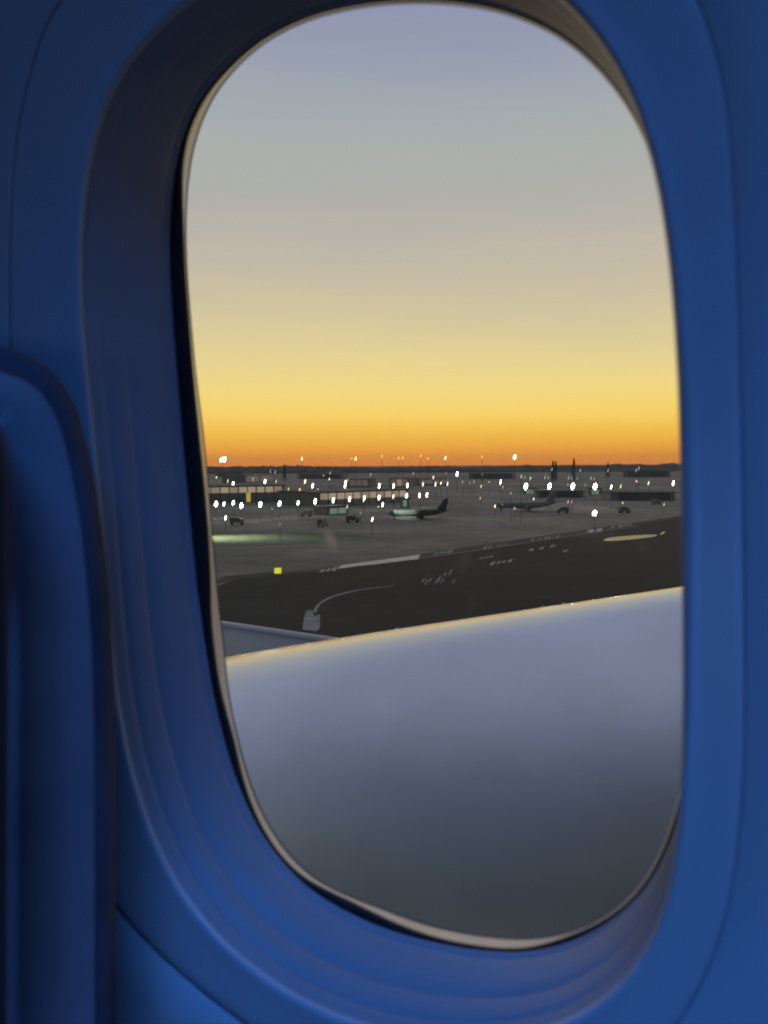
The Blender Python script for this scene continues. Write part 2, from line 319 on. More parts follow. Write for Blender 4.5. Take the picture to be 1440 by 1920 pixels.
# fuselage skin round the opening, and the rest of the cabin (behind the camera)
def skin_ring(fc):
    base = ring(scaled(Fc_, 1), .092); c = sum(base, Vector())/NS; res = []
    for p in base:
        d = p-c; d -= NRM*d.dot(NRM); q = c+d*fc; q += NRM*(WALL_D+.094+bend((q-CAM).z)-(q-CAM).dot(NRM)); res.append(q)
    return res
fz = mesh_obj('fuselage_skin', *loft([skin_ring(s) for s in (1.0, 1.2, 1.6, 2.5, 4, 7, 12)]), M['skin'], smooth=True); tag(fz, kind='structure')
def cabin_box(name, a0, a1, b0, b1, c0, c1, m):   # along TAN, along NRM (negative = inboard), up
    v, f = box(a0, a1, b0, b1, c0, c1); o = mesh_obj(name, [CAM+TAN*p[0]+NRM*p[1]+UP*p[2] for p in v], f, m); tag(o, kind='structure'); return o
M['liner'] = mat('cabin_liner', (.72, .72, .74), .6, noise=[(3, .03)])
M['carpet'] = mat('cabin_carpet', (.03, .035, .06), .95, noise=[(30, .3)])
cabin_box('cabin_ceiling', -1.5, 1.5, -2.6, .42, 1.36, 1.42, M['liner'])
cabin_box('cabin_floor', -1.5, 1.5, -2.6, .42, -1.24, -1.18, M['carpet'])
cabin_box('cabin_partition', -1.5, 1.5, -2.7, -2.604, -1.3, 1.5, M['liner'])
cabin_box('cabin_end_wall', 1.504, 1.56, -2.7, .42, -1.3, 1.5, M['liner'])
cabin_box('cabin_end_wall', -1.56, -1.504, -2.7, .42, -1.3, 1.5, M['liner'])

# ------------------------------------------------------------------ seat in front
def seat():
    fw = Vector((0, 1, 0)); root = thing('passenger_chair', at_dist(100, 1900, .44), 0, 'dark blue seat back with rounded shoulder at the left edge of the view', 'seat')
    def px3(x, y, d): r = ray(x, y); return CAM+r*(d/r.y)
    sil = [(-700, 600), (-400, 615), (-150, 628), (0, 648), (55, 662), (100, 690), (133, 735), (153, 790), (168, 850), (183, 930), (195, 1010), (204, 1100), (211, 1200), (216, 1350), (217, 1550), (217, 1800), (217, 2300), (215, 2800)]
    P = np.array(sil, float); s = np.concatenate([[0], np.cumsum(np.hypot(*np.diff(P, axis=0).T))]); u = np.linspace(0, s[-1], 260)
    X, Y = np.interp(u, s, P[:, 0]), np.interp(u, s, P[:, 1]); k = np.exp(-.5*(np.arange(-8, 9)/3.5)**2); k /= k.sum()
    X = np.convolve(np.pad(X, 8, 'edge'), k, 'valid'); Y = np.convolve(np.pad(Y, 8, 'edge'), k, 'valid')
    d0 = .385
    ctr = (-700, 2800)
    dx, dy = np.gradient(X), np.gradient(Y); nl = np.hypot(dx, dy); nx, ny = -dy/nl, dx/nl   # inward (down/left)
    rows = []
    for off, dd in [(0, .055), (0, .03), (1, .018), (6, .009), (14, .004), (24, .0015), (40, .0), (120, -.001), (260, -.001)]:
        rows.append([px3(X[i]+nx[i]*off, Y[i]+ny[i]*off, d0+dd) for i in range(len(X))])
    n = len(X)
    def strip(rows):
        V = [p for r in rows for p in r]; Fc = []
        for i in range(len(rows)-1):
            for q in range(n-1): Fc.append((i*n+q, i*n+q+1, (i+1)*n+q+1, (i+1)*n+q))
        return V, Fc
    sh = child('edge_trim', strip(rows[:7]), M['trim'], root)
    # padded face: gently domed
    rows2 = []
    for j, off in enumerate([38, 46, 56, 72, 100, 150, 230, 340]):
        dome = -.005*math.sin(min(1, (off-38)/90)*math.pi/2)+.002
        rows2.append([px3(X[i]+nx[i]*off, Y[i]+ny[i]*off, d0+dome) for i in range(n)])
    child('backrest', strip(rows2), M['seat'], root)
    # near-black sheet painting the dark gap beside the seat, only its edge shows
    sil2 = [(-400, 700), (-160, 722), (-60, 735), (-10, 752), (8, 785), (14, 830), (16, 1000), (15, 1300), (13, 1600), (12, 2000), (12, 2700)]
    P2 = np.array(sil2, float); s2 = np.concatenate([[0], np.cumsum(np.hypot(*np.diff(P2, axis=0).T))]); u2 = np.linspace(0, s2[-1], 160)
    X2, Y2 = np.interp(u2, s2, P2[:, 0]), np.interp(u2, s2, P2[:, 1])
    X2 = np.convolve(np.pad(X2, 8, 'edge'), k, 'valid'); Y2 = np.convolve(np.pad(Y2, 8, 'edge'), k, 'valid')
    dx, dy = np.gradient(X2), np.gradient(Y2); nl = np.hypot(dx, dy); ax_, ay_ = -dy/nl, dx/nl; n = len(X2)
    rows3 = [[px3(X2[i]+ax_[i]*off, Y2[i]+ay_[i]*off, .33+dd) for i in range(n)] for off, dd in [(0, .045), (0, .02), (2, .008), (10, .002), (30, 0), (120, 0)]]
    child('gap_shade', strip(rows3), M['gap_shade'], root)
seat()

# ------------------------------------------------------------------ engine and wing outside
d1, d2 = ray(415, 1228).normalized(), ray(1275, 1100).normalized()
m = d1.cross(d2).normalized()
if m.z < 0: m = -m
aft = -TAN.copy()
aft.z = -(aft.x*m.x+aft.y*m.y)/m.z; aft.normalize()          # lies in the tangent plane
wv = aft.cross(m).normalized()
if wv.dot(NRM) < 0: wv = -wv
RN, Q = 1.85, 5.8
axis_pt = CAM+wv*Q-m*RN
eng = bpy.data.objects.new('jet_engine', None); C.objects.link(eng)
zc = wv.copy(); yc = zc.cross(aft)
eng.matrix_world = Matrix.Translation(axis_pt) @ Matrix((aft, yc, zc)).transposed().to_4x4()
tag(eng, 'huge white jet engine cowling with golden rim light along its top, just outside the window', 'engine')
def rr(x): return RN*(1-.0030*max(0, abs(x-1.6)-1.0)**2)
cp = [(x, rr(x)) for x in np.linspace(-1.5, 6.2, 60)]
mesh_obj('cowl', *lathe([(-1.5, rr(-1.5))]+cp[1:], 220, 'x'), M['cowl'], eng, True)
mesh_obj('inlet_lip', *lathe([(-1.5, rr(-1.5)+.001), (-1.75, rr(-1.5)-.04), (-1.92, rr(-1.5)-.12), (-1.97, rr(-1.5)-.2), (-1.9, rr(-1.5)-.28), (-1.6, rr(-1.5)-.33), (-.9, 1.38), (-.4, 1.42)], 96, 'x'), M['metal'], eng, True)
mesh_obj('fan', *join([lathe([(-.45, 1.42), (-.4, .3), (-.8, .12), (-.95, .0)], 48, 'x')]+[(([(-.5+.1*math.sin(a), .25*math.cos(a), .25*math.sin(a)), (-.5, 1.4*math.cos(a), 1.4*math.sin(a)), (-.42, 1.4*math.cos(a+.2), 1.4*math.sin(a+.2)), (-.42, .25*math.cos(a+.2), .25*math.sin(a+.2))]), [(0, 1, 2, 3)]) for a in [k*math.pi/9 for k in range(18)]]), M['dark_metal'], eng)
mesh_obj('exhaust_nozzle', *lathe([(6.2, rr(6.2)-.02), (6.1, 1.35), (7.2, 1.05), (7.6, .8), (7.4, .7), (6.6, .5), (8.3, .05)], 64, 'x'), M['dark_metal'], eng, True)
for px_, py_ in ((525, 1210), (618, 1196), (745, 1177), (1017, 1137), (1057, 1131)):   # small fasteners along the top of the cowl
    dd = ray(px_, py_); best = min((k*.01 for k in range(-200, 700)), key=lambda q: (axis_pt+m*RN+aft*q-CAM).normalized().angle(dd.normalized()))
    rr_ = rr(best)
    v, f = lathe([(-.016, 0), (-.014, .012), (0, .016), (.014, .012), (.016, 0)], 8, 'x')
    th = math.atan2(m.dot(zc), m.dot(yc)); mesh_obj('fastener', [(a+best, b+math.cos(th)*(rr_-.007), c+math.sin(th)*(rr_-.007)) for a, b, c in v], f, M['metal'], eng)
# wing beyond the engine
P1, P2 = at_dist(645, 1199, 9.9), at_dist(290, 1146, 12.0)
wg = thing('aircraft_wing', (P1+P2)/2, 0, 'grey wing surface with pale front edge, behind the white engine at lower left', 'wing')
dirw = (P2-P1).normalized(); P0 = P1-dirw*1.2; P3 = P2+dirw*3.5
inw = Vector((0, -1, 0))-dirw*Vector((0, -1, 0)).dot(dirw); inw.z = 0; inw.normalize(); dn = Vector((0, 0, -1))
child('slat', tube([P0+dn*.05, P3+dn*.07], .078, 16, .8), M['slat'], wg)
prw = [(.03, .045), (.10, .055), (.5, .075), (1.6, .12)]
def wrow(P, sgn, dep=1.0): return [P+inw*a*dep+dn*b for a, b in prw]
top = [wrow(P0, 1), wrow(P3, 1)]
V = [p for r in top for p in r]+[p+dn*.28 for r in top for p in r]; nW = 4; Fw = []
for i in range(3):
    Fw.append((i, i+1, nW+i+1, nW+i)); Fw.append((8+i, 8+nW+i, 8+nW+i+1, 8+i+1))
Fw += [(0, 4, 12, 8), (3, 11, 15, 7), (0, 8, 9, 1), (1, 9, 10, 2), (2, 10, 11, 3), (4, 5, 13, 12), (5, 6, 14, 13), (6, 7, 15, 14)]
child('wing_surface', (V, Fw), M['wing'], wg, False)

# ------------------------------------------------------------------ ground
S = 26000
hz = bpy.data.materials.new('thin_haze'); hz.use_nodes = True; ht = hz.node_tree; ht.nodes.clear()
ho = ht.nodes.new('ShaderNodeOutputMaterial'); hv = ht.nodes.new('ShaderNodeVolumePrincipled'); hv.inputs['Color'].default_value = (.92, .92, .93, 1); hv.inputs['Density'].default_value = .00014
ht.links.new(hv.outputs[0], ho.inputs['Volume'])
v, f = box(-3600, 3600, -3600, 3600, -1, 60); tag(mesh_obj('haze', v, f, hz), kind='stuff')
g = mesh_obj('ground', [(-S, -2000, 0), (S, -2000, 0), (S, S*1.6, 0), (-S, S*1.6, 0)], [(0, 1, 2, 3)], M['ground']); tag(g, kind='structure')
def poly(name, pts, m, z, world=None):
    v = [ground(x, y) for x, y in pts]
    if world: v += [Vector(p) for p in world]
    for q in v: q.z = z
    me = bmesh.new(); vs_ = [me.verts.new(q) for q in v]; fc = me.faces.new(vs_)
    if fc.normal.z < 0: fc.normal_flip()
    d = bpy.data.meshes.new(name); me.to_mesh(d); me.free(); d.materials.append(m); o = bpy.data.objects.new(name, d); C.objects.link(o); return o
def smoothed(pts, n=6):
    p = np.array(pts, float)
    for _ in range(3):
        p = np.stack([.75*p+.25*np.roll(p, -1, 0), .25*p+.75*np.roll(p, -1, 0)], 1).reshape(-1, 2)
    return [tuple(q) for q in p]
tag(poly('apron', [(-900, 985), (-300, 984), (380, 982), (700, 975), (1000, 962), (1400, 950), (2400, 940), (2400, 903), (1200, 902), (700, 902), (-900, 902)], M['apron'], .004), kind='structure')
tag(poly('grass_field', smoothed([(-400, 1032), (300, 1029), (480, 1024), (640, 1017), (720, 1008), (640, 1000), (480, 997), (300, 995), (-400, 992)]), M['grass'], .008), kind='structure')
e0, e1 = ground(600, 1072), ground(1270, 972); ed = (e1-e0).normalized(); en = Vector((ed.y, -ed.x, 0))
rv = [ground(375, 1140), ground(395, 1105), ground(440, 1086), ground(510, 1078), e0, e1, e1+ed*900, e1+ed*900+en*90, e0+en*75+ed*60, e0+en*75-ed*60, Vector((-60, -40, 0)), Vector((-75, 20, 0))]
for q in rv: q.z = .008
bm = bmesh.new(); fc = bm.faces.new([bm.verts.new(q) for q in rv]); bm.normal_update()
if fc.normal.z < 0: fc.normal_flip()
bmesh.ops.triangulate(bm, faces=bm.faces[:])
d = bpy.data.meshes.new('runway'); bm.to_mesh(d); bm.free(); d.materials.append(M['asphalt']); o = bpy.data.objects.new('runway', d); C.objects.link(o); tag(o, kind='structure')
sh = [ground(585, 1074.5)+en*.5, e1+ed*900+en*.5, e1+ed*900-en*5, e1-en*4, (e0+e1)/2-en*3.6, e0-en*3, ground(505, 1075)-en*1.5, ground(430, 1082)-en*1.5, ground(380, 1102), ground(440, 1087), ground(510, 1079.5)]
for q in sh: q.z = .006
bm = bmesh.new(); fc = bm.faces.new([bm.verts.new(q) for q in sh]); bm.normal_update()
if fc.normal.z < 0: fc.normal_flip()
bmesh.ops.triangulate(bm, faces=bm.faces[:])
M['shoulder'] = mat('runway_shoulder', (.105, .10, .075), .9, spec=.1, noise=[(.05, .3), (.4, .2)])
d = bpy.data.meshes.new('runway_shoulder'); bm.to_mesh(d); bm.free(); d.materials.append(M['shoulder']); o = bpy.data.objects.new('runway_shoulder', d); C.objects.link(o); tag(o, kind='structure')
# standing water along the runway edge
def band(name, x0, y0, x1, y1, h0, h1, m, label, jag=0.0, n=14, lean=0, grp='puddles along the runway edge'):
    up_, lo_ = [], []
    for i in range(n+1):
        t_ = i/n; x = x0+(x1-x0)*t_; y = y0+(y1-y0)*t_; h = h0+(h1-h0)*t_; e_ = math.sin(math.pi*min(1, max(.0, t_)))**.3 if 0 < t_ < 1 else .3
        up_.append((x+lean*.5, y-h*.5*e_*(1+random.uniform(-jag, jag)))); lo_.append((x-lean*.5, y+h*.5*e_*(1+random.uniform(-jag, jag))))
    o = poly(name, up_+lo_[::-1], m, .016); return tag(o, label, 'puddle', grp)
def stripe(x0, y0, x1, y1, h0, h1, m, label, n=1, lean=5):
    """A painted runway edge stripe; a broken one is n dashes in one marking."""
    sub = []
    for i in range(n):
        a0, a1 = i/n+(.0 if i == 0 else random.uniform(.03, .09)), (i+1)/n-(0 if i == n-1 else random.uniform(.02, .08)); q = []
        cols = [a0+(a1-a0)*k/8 for k in range(9)]
        sc = 1 if n == 1 else random.uniform(.6, 1.1)
        for side in (-1, 1):
            for t_ in (cols if side < 0 else cols[::-1]):
                x, y, h = x0+(x1-x0)*t_, y0+(y1-y0)*t_, (h0+(h1-h0)*t_)*sc
                p = ground(x-side*lean*.5, y+side*h*.5*(1+random.uniform(-.06, .06))); p.z = .012; q.append(p)
        sub.append((q, [tuple(range(len(q)))]))
    v, f = join(sub); return tag(mesh_obj('runway_stripe', v, f, m), label, 'road marking', 'worn stripes on the runway edge')
stripe(636, 1063, 786, 1044, 6, 9, M['line'], 'long pale stripe on the near runway edge, just right of its broken start')
stripe(600, 1071, 632, 1066, 6, 8, M['faded'], 'short dull broken stripe at the left start of the runway edge', 3)
tag(poly('painted_line', [(786, 1045.4), (900, 1029.5), (1100, 999.3), (1200, 984.5), (1200, 986), (1100, 1001), (900, 1031.6), (786, 1047.8)], M['thin'], .010), 'faint thin line along the runway edge joining the broken pale stripes', 'road marking')
stripe(814, 1039, 848, 1033, 6, 6, M['faded'], 'small ragged stripe just past the end of the long pale stripe', 4)
stripe(908, 1027, 950, 1020, 7, 5, M['faded'], 'ragged stripe on the runway edge above the brighter ragged one', 6)
stripe(997, 1012, 1048, 1006, 5, 5, M['faded'], 'thin broken stripe midway along the runway edge', 7, 3)
stripe(1102, 996, 1129, 993, 6, 8, M['faded'], 'small dull stripe above the bright cigar shaped puddle', 2, 3)
stripe(920, 1057, 960, 1051, 7, 7, M['faded'], 'brighter ragged stripe out on the dark runway', 4)
stripe(900, 1047, 924, 1043, 3, 3, M['faded'], 'faint short stripe just above the brighter ragged one', 3)
for i, (x, y, lb) in enumerate([(1149, 989, 'first'), (1163, 986.5, 'second'), (1172, 985, 'third'), (1181, 983.5, 'fourth')]):
    stripe(x-3, y+.5, x+3, y-.5, 5, 5, M['faded'], '%s of four tiny paint marks in a row above the cigar shaped puddle' % lb, 2, 3)
for x, y, lb in [(996, 1031, 'leftmost of four pale specks below the runway edge'), (1015, 1028, 'second of four pale specks below the runway edge'), (1037, 1024, 'third of four pale specks below the runway edge'), (1060, 1033, 'rightmost and largest of four pale specks below the runway edge')]:
    stripe(x-4, y+.5, x+4, y-.5, 5, 6, M['faded'], lb, 2, 3)
band('puddle', 1133, 1012, 1232, 1004, 9, 6, M['water'], 'bright yellow cigar shaped puddle near the right side of the window', .05, 24, 3)
band('puddle', 1238, 1001, 1247, 998, 5, 4, M['shallow'], 'tiny puddle right of the bright cigar shaped puddle', .3, 6, 3)
sc_parts = []
for x, y, r_ in [(793, 1088, 4), (799, 1091, 5), (806, 1088, 4), (818, 1090, 4), (823, 1086, 6), (829, 1089, 4), (834, 1077, 4), (844, 1073, 5), (850, 1090, 3)]:
    a_, b_ = (x-2, y+r_), (x+3, y-r_)
    q = [ground(a_[0]-1.4, a_[1]), ground(a_[0]+1.4, a_[1]), ground(b_[0]+1.4, b_[1]), ground(b_[0]-1.4, b_[1])]
    for s_ in q: s_.z = .016
    sc_parts.append((q, [(0, 1, 2, 3)]))
v, f = join(sc_parts); o = mesh_obj('wet_patch', v, f, M['paint']); tag(o, 'scribble of faint wet cracks on the dark runway', 'wet patch', kind='stuff')
# painted curve and hatched block beside the engine
cv = [(596, 1152), (590, 1148), (593, 1140), (600, 1131), (611, 1124), (628, 1117), (650, 1111), (675, 1106), (705, 1102), (740, 1098)]
wd = [6, 6, 5, 4, 3.4, 2.6, 2.0, 1.6, 1.2, .8]
P = np.array(cv, float)[1:]; W = np.array(wd)[1:]; u = np.linspace(0, len(P)-1, 50); xs, ys, ws = np.interp(u, range(len(P)), P[:, 0]), np.interp(u, range(len(P)), P[:, 1]), np.interp(u, range(len(P)), W)
dx, dy = np.gradient(xs), np.gradient(ys); nl = np.hypot(dx, dy)
pts = [(xs[i]-dy[i]/nl[i]*ws[i]*.5, ys[i]+dx[i]/nl[i]*ws[i]*.5) for i in range(50)]+[(xs[i]+dy[i]/nl[i]*ws[i]*.5, ys[i]-dx[i]/nl[i]*ws[i]*.5) for i in range(49, -1, -1)]
tag(poly('painted_line', pts, M['paint'], .012), 'thin curved painted line sweeping right from the pale block on the runway', 'road marking')
tag(poly('painted_block', smoothed([(572, 1150), (575, 1145), (581, 1144), (588, 1145), (587, 1152), (590, 1156), (597, 1152), (600, 1153), (600, 1166), (600, 1175), (597, 1182), (590, 1184), (582, 1182), (568, 1181), (567, 1179), (569, 1164)]), M['paint'], .016), 'pale grey painted block on the dark runway, just above the wing tip edge', 'road marking')

# ------------------------------------------------------------------ lit yellow sign boxes
def sign(px, py_top, py_bot, wpx, m, label, foot=1.0, legs=True):
    p = ground(px, py_bot+foot); dist = Vector((p.x, p.y)).length; k = dist/F
    W_, H_ = wpx*k, (py_bot-py_top)*k; f_ = foot*k
    r = thing('lit_sign', p, math.atan2(-p.x, p.y)+math.radians(8), label, 'sign', None)
    bobj('housing', (-W_/2-.04, W_/2+.04, 0, .22, f_-.04, f_+H_+.04), M['pole'], r)
    bobj('face', (-W_/2, W_/2, -.012, .0, f_, f_+H_), m, r)
    for s in (-1, 1): bobj('leg', (s*W_*.35-.04, s*W_*.35+.04, .06, .14, 0, f_-.04), M['pole'], r)
sign(521, 1064.5, 1075.5, 13, M['sign_yellow'], 'small glowing yellow taxiway sign standing alone on the dark runway edge', 1.5)
sign(466, 924, 941, 8, M['sign_amber'], 'amber sign below the left lit terminal facade', 1.5)

# ------------------------------------------------------------------ terminals and other buildings
def building(x0, x1, ytop0, ybot0, ytop1, ybot1, nb, wm, label, body_top=0, foot=6, name='terminal_building', gap=.08, depth=30, dim_ends=()):
    pa, pb = ground(x0, ybot0+foot), ground(x1, ybot1+foot); ax = pb-pa; Ln = ax.length; ang = math.atan2(ax.y, ax.x)
    ka, kb = pa.length/F, pb.length/F
    r = thing(name, pa, ang, label, 'building')
    H = ((ybot0+foot-ytop0)*ka+(ybot1+foot-ytop1)*kb)/2; z0 = foot*(ka+kb)/2; top = H+body_top
    bobj('wall', (-1, Ln+1, .25, depth, 0, top), M['build'], r); bobj('roof', (-1.8, Ln+1.8, -.6, depth+1, top, top+.5), M['roof'], r)
    bw = Ln/nb
    for i in range(nb):
        mm = wm[(i*7+i//3) % len(wm)]
        bobj('window', (i*bw+bw*gap, (i+1)*bw-bw*gap*random.uniform(.3, 1), .1, .24, z0, H-.3), mm, r)
        if nb > 3: bobj('mullion', (i*bw-bw*gap*.4, i*bw+bw*gap*.4, -.1, .1, 0, H), M['roof'], r)
    return r
building(378, 530, 913, 926, 912, 922, 9, [M['lit_warm'], M['lit_warm2'], M['lit_warm']], 'long terminal with a glowing beige window band at the far left', foot=18)
building(600, 762, 926, 938, 917, 930, 11, [M['lit_warm2'], M['lit_warm'], M['lit_warm']], 'long terminal with a glowing beige window band left of centre', foot=12)
building(655, 690, 899, 911, 899, 911, 3, [M['lit_pink']], 'dim pinkish lit shed behind the left end of the central terminal', name='airport_shed', foot=3)
building(732, 765, 898, 911, 898, 911, 3, [M['lit_pink'], M['lit_warm2']], 'dim pinkish lit shed directly behind the central terminal', name='airport_shed', foot=3)
building(786, 838, 898, 908, 898, 907, 4, [M['lit_pink']], 'dim pinkish lit shed right of the central terminal', name='airport_shed', foot=3)
building(460, 512, 892, 904, 891, 902, 2, [M['lit_pink']], 'grey flat roofed hangar above the left terminal', name='airport_hangar', foot=2)
building(755, 763, 936, 950, 936, 950, 1, [M['lit_cool']], 'small greenish lit kiosk beside the parked dark airliner', name='service_kiosk', foot=3, depth=5)
building(985, 1004, 916, 926, 917, 926, 2, [M['lit_cool']], 'small greenish lit hut under the leftmost big white lamp', name='service_hut', foot=1, depth=6)
building(1108, 1124, 917, 927, 917, 927, 1, [M['lit_cool']], 'small greenish lit hut under the rightmost big white lamp', name='service_hut', foot=1, depth=6)
building(618, 650, 951, 964, 951, 962, 2, [M['lit_cool']], 'low greenish lit shed in front of the central terminal', name='service_shed', foot=2, depth=8)
for x0, x1, y0, y1, lb in [(405, 455, 884, 893, 'low dark hangar at the far left below the horizon'), (560, 640, 889, 897, 'low dark hangar on the horizon left of centre'), (880, 960, 888, 897, 'low dark hangar on the horizon right of centre'),
        (1010, 1090, 922, 932, 'dark flat building behind the row of big white lamps'), (1150, 1262, 925, 938, 'long dark building near the right window edge'), (1170, 1255, 884, 894, 'low dark hangar at the far right below the horizon')]:
    building(x0, x1, y0, y1, y0, y1, 1, [M['roof']], lb, name='airport_hangar', foot=1)

# ------------------------------------------------------------------ lamp masts
ORD = ['first', 'second', 'third', 'fourth', 'fifth', 'sixth', 'seventh', 'eighth', 'ninth', 'tenth', 'eleventh', 'twelfth', 'thirteenth', 'fourteenth', 'fifteenth', 'sixteenth']
def mast(px, py, h, wpx, hpx, m, label, group, twin=False, cat='lamp'):
    """Lamp mast whose head stands h metres over the ground."""
    p = ground(px, py, h) if py > 874 and h < 17 else None
    if p is None:
        r = ray(px, py); dz = h-CAM.z; p = CAM+r*(dz/r.z)
    dist = Vector((p.x, p.y)).length; k = dist/F
    root = thing('lamp_mast', (p.x, p.y, 0), math.atan2(-p.x, p.y), label, cat, group)
    W_, H_ = wpx*k*.68, hpx*k*.78; pr_ = max(.08, min(.2, .35*k))
    v, f = tube([(0, W_*.3+pr_, 0), (0, W_*.3+pr_, h+H_*.45)], [pr_, pr_*.6], 8); mesh_obj('pole', v, f, M['pole'], root)
    xs_ = (-W_*.75, W_*.75) if twin else (0,)
    n = 1
    for x in xs_:
        for j in range(n):
            hh = H_/n; z0 = h-H_/2+j*hh
            prf = [(z0+hh*u_, W_*q_) for u_, q_ in ((0, .1), (.12, .33), (.35, .48), (.65, .48), (.88, .33), (1, .1))]
            v, f = lathe(prf, 10); v = [(a+x+(c-h)*.16, b*.5, c) for a, b, c in v]; f.append(tuple(range(10))[::-1]); f.append(tuple(50+q for q in range(10)))
            mesh_obj('lamp_head', v, f, m, root, True)
            if hpx > 6 or twin: bobj('bracket', (min(0, x)-.03, max(0, x)+.03, W_*.26, W_*.3+pr_, z0+hh*.45, z0+hh*.55), M['pole'], root)
    return root
mast(418, 862, 26, 5.5, 11, M['lamp_bright'], 'brilliant twin floodlight over the horizon at the far left', 'floodlights above the horizon', True)
mast(965, 857, 26, 4.5, 11, M['lamp_bright'], 'brilliant floodlight over the horizon right of centre', 'floodlights above the horizon')
names = ['leftmost thin warm light against the orange sky', 'dim warm light just left of its brighter neighbour on the orange sky', 'brighter warm light of a close pair on the orange sky, left of centre', 'tallest thin warm light on the orange sky above centre', 'dim left light of a faint pair on the orange sky', 'dim right light of a faint pair on the orange sky',
    'thin high warm light right of the faint pair on the orange sky', 'low dim warm light right of the thin high one', 'clear warm light on the orange sky just right of centre', 'faint lone light between centre and the brilliant floodlight']
for (x, y, ww, hh, mm), lb in zip([(566, 860, 2.6, 8, 'lamp_warm'), (659, 860, 2, 7, 'lamp_orange'), (667, 860, 3, 9, 'lamp_warm'), (716, 856, 2.2, 8, 'lamp_orange'), (747, 859, 2.4, 8, 'lamp_orange'), (755, 859, 2.2, 8, 'lamp_orange'), (789, 855, 2.2, 8, 'lamp_orange'), (802, 860, 2, 7, 'lamp_orange'), (835, 859, 2.8, 9, 'lamp_warm'), (904, 857, 2, 7, 'lamp_orange')], names):
    mast(x, y, 25, ww, hh, M[mm], lb, 'thin lights above the horizon')
row3 = [(405, 945, 7, 12, 1), (420, 945, 3.5, 10, 0), (437.5, 943, 5, 11, 0), (452.5, 948, 6.5, 12, 1), (488, 946, 6.5, 12, 1), (524, 944, 5.5, 12, 1), (559, 943, 3.5, 11, 0), (591, 940, 5, 12, 1), (625, 938, 3.8, 12, 0), (655.5, 936, 3.4, 12, 0), (683, 934, 3, 12, 0), (710.5, 933, 3, 12, 0), (737.5, 931, 2.6, 10, 2), (762.5, 930, 3.8, 12, 0), (786.5, 929, 3, 11, 0), (800.5, 928, 3, 11, 0)]
for i, (x, y, ww, hh, b) in enumerate(row3):
    mast(x, y, 5.0, ww, hh, M[['lamp_white', 'lamp_bright', 'lamp_warm'][b]], '%s white apron lamp from the left in the long nearest row by the terminals' % ORD[i], 'nearest row of apron lamps')
row2 = [(427, 902, 1.8, 9, 'lamp_green', 'thin green light above the left terminal'), (437, 907, 3.2, 10, 'lamp_white', 'white lamp just above the left terminal, beside the thin green light'), (497, 903, 3.4, 11, 'lamp_white', 'lone white lamp above the middle of the left terminal'),
    (572, 903, 3, 10, 'lamp_warm', 'warm peach lamp right of the left terminal'), (586, 911, 3.6, 10, 'lamp_white', 'white lamp just right of the warm peach lamp'), (541, 917, 1.8, 8, 'lamp_yellow', 'thin yellow green light at the right end of the left terminal'), (562, 918, 3.2, 7, 'lamp_orange', 'orange light right of the left terminal'),
    (647.5, 908, 3.4, 18, 'lamp_white', 'tallest white lamp above the central terminal'), (711, 911, 3.2, 11, 'lamp_white', 'first white lamp in the row behind the central terminal'), (738, 911, 2.6, 11, 'lamp_white', 'second white lamp in the row behind the central terminal'),
    (764, 910, 2.4, 11, 'lamp_white', 'third white lamp in the row behind the central terminal'), (793, 908, 2.4, 11, 'lamp_cool', 'first greenish white lamp right of the row behind the central terminal'), (816.5, 908, 2.4, 11, 'lamp_cool', 'second greenish white lamp right of the row behind the central terminal'), (839, 907, 2.2, 10, 'lamp_cool', 'last greenish white lamp right of the row behind the central terminal'),
    (867, 904, 1.8, 9, 'lamp_dim', 'dim lamp right of the greenish white lamps'), (888.5, 903, 1.8, 9, 'lamp_dim', 'second dim lamp right of the greenish white lamps'), (938.5, 904, 2.6, 10, 'lamp_white', 'lone white lamp left of the row of big white lamps'), (943, 914, 2, 8, 'lamp_dim', 'dim lamp just under the lone white lamp'),
    (958, 925, 2, 7, 'lamp_dim', 'dim lamp above the parked pale airliner'), (1146, 913, 1.6, 10, 'lamp_white', 'left thin lamp of a pair right of the big white lamps'), (1164, 912, 1.6, 10, 'lamp_green', 'right thin lamp of a pair right of the big white lamps'), (1216, 906, 2.2, 10, 'lamp_green', 'pale green white lamp left of the rightmost lamp'), (1262.5, 906, 3.2, 11, 'lamp_white', 'rightmost white lamp beside the window edge')]
for x, y, ww, hh, mm, lb in row2: mast(x, y, 9.0, ww, hh, M[mm], lb, 'lamps behind the terminals')
for i, x in enumerate((986, 1030, 1074, 1116)):
    mast(x, 912, 9.0, 7.5, 14, M['lamp_bright'], '%s of the four big white floodlights in a row at right' % ORD[i], 'row of big white floodlights')
    mast(x-8, 894+i, 9.5, 1.9, 10, M['lamp_dim'], '%s of four faint left lamps just above the big white floodlights' % ORD[i], 'faint lamps above the big floodlights')
    mast(x-2, 895+i, 9.5, 1.6, 8, M['lamp_dim'], '%s of four faint right lamps just above the big white floodlights' % ORD[i], 'faint lamps above the big floodlights')
mast(1115, 962, 5, 3.4, 12, M['lamp_bright'], 'lone brilliant twin lamp in front of the apron below the big floodlights', None, True)
mast(857, 889, 12, 3.2, 12, M['lamp_white'], 'lone white lamp high below the horizon right of centre', None)
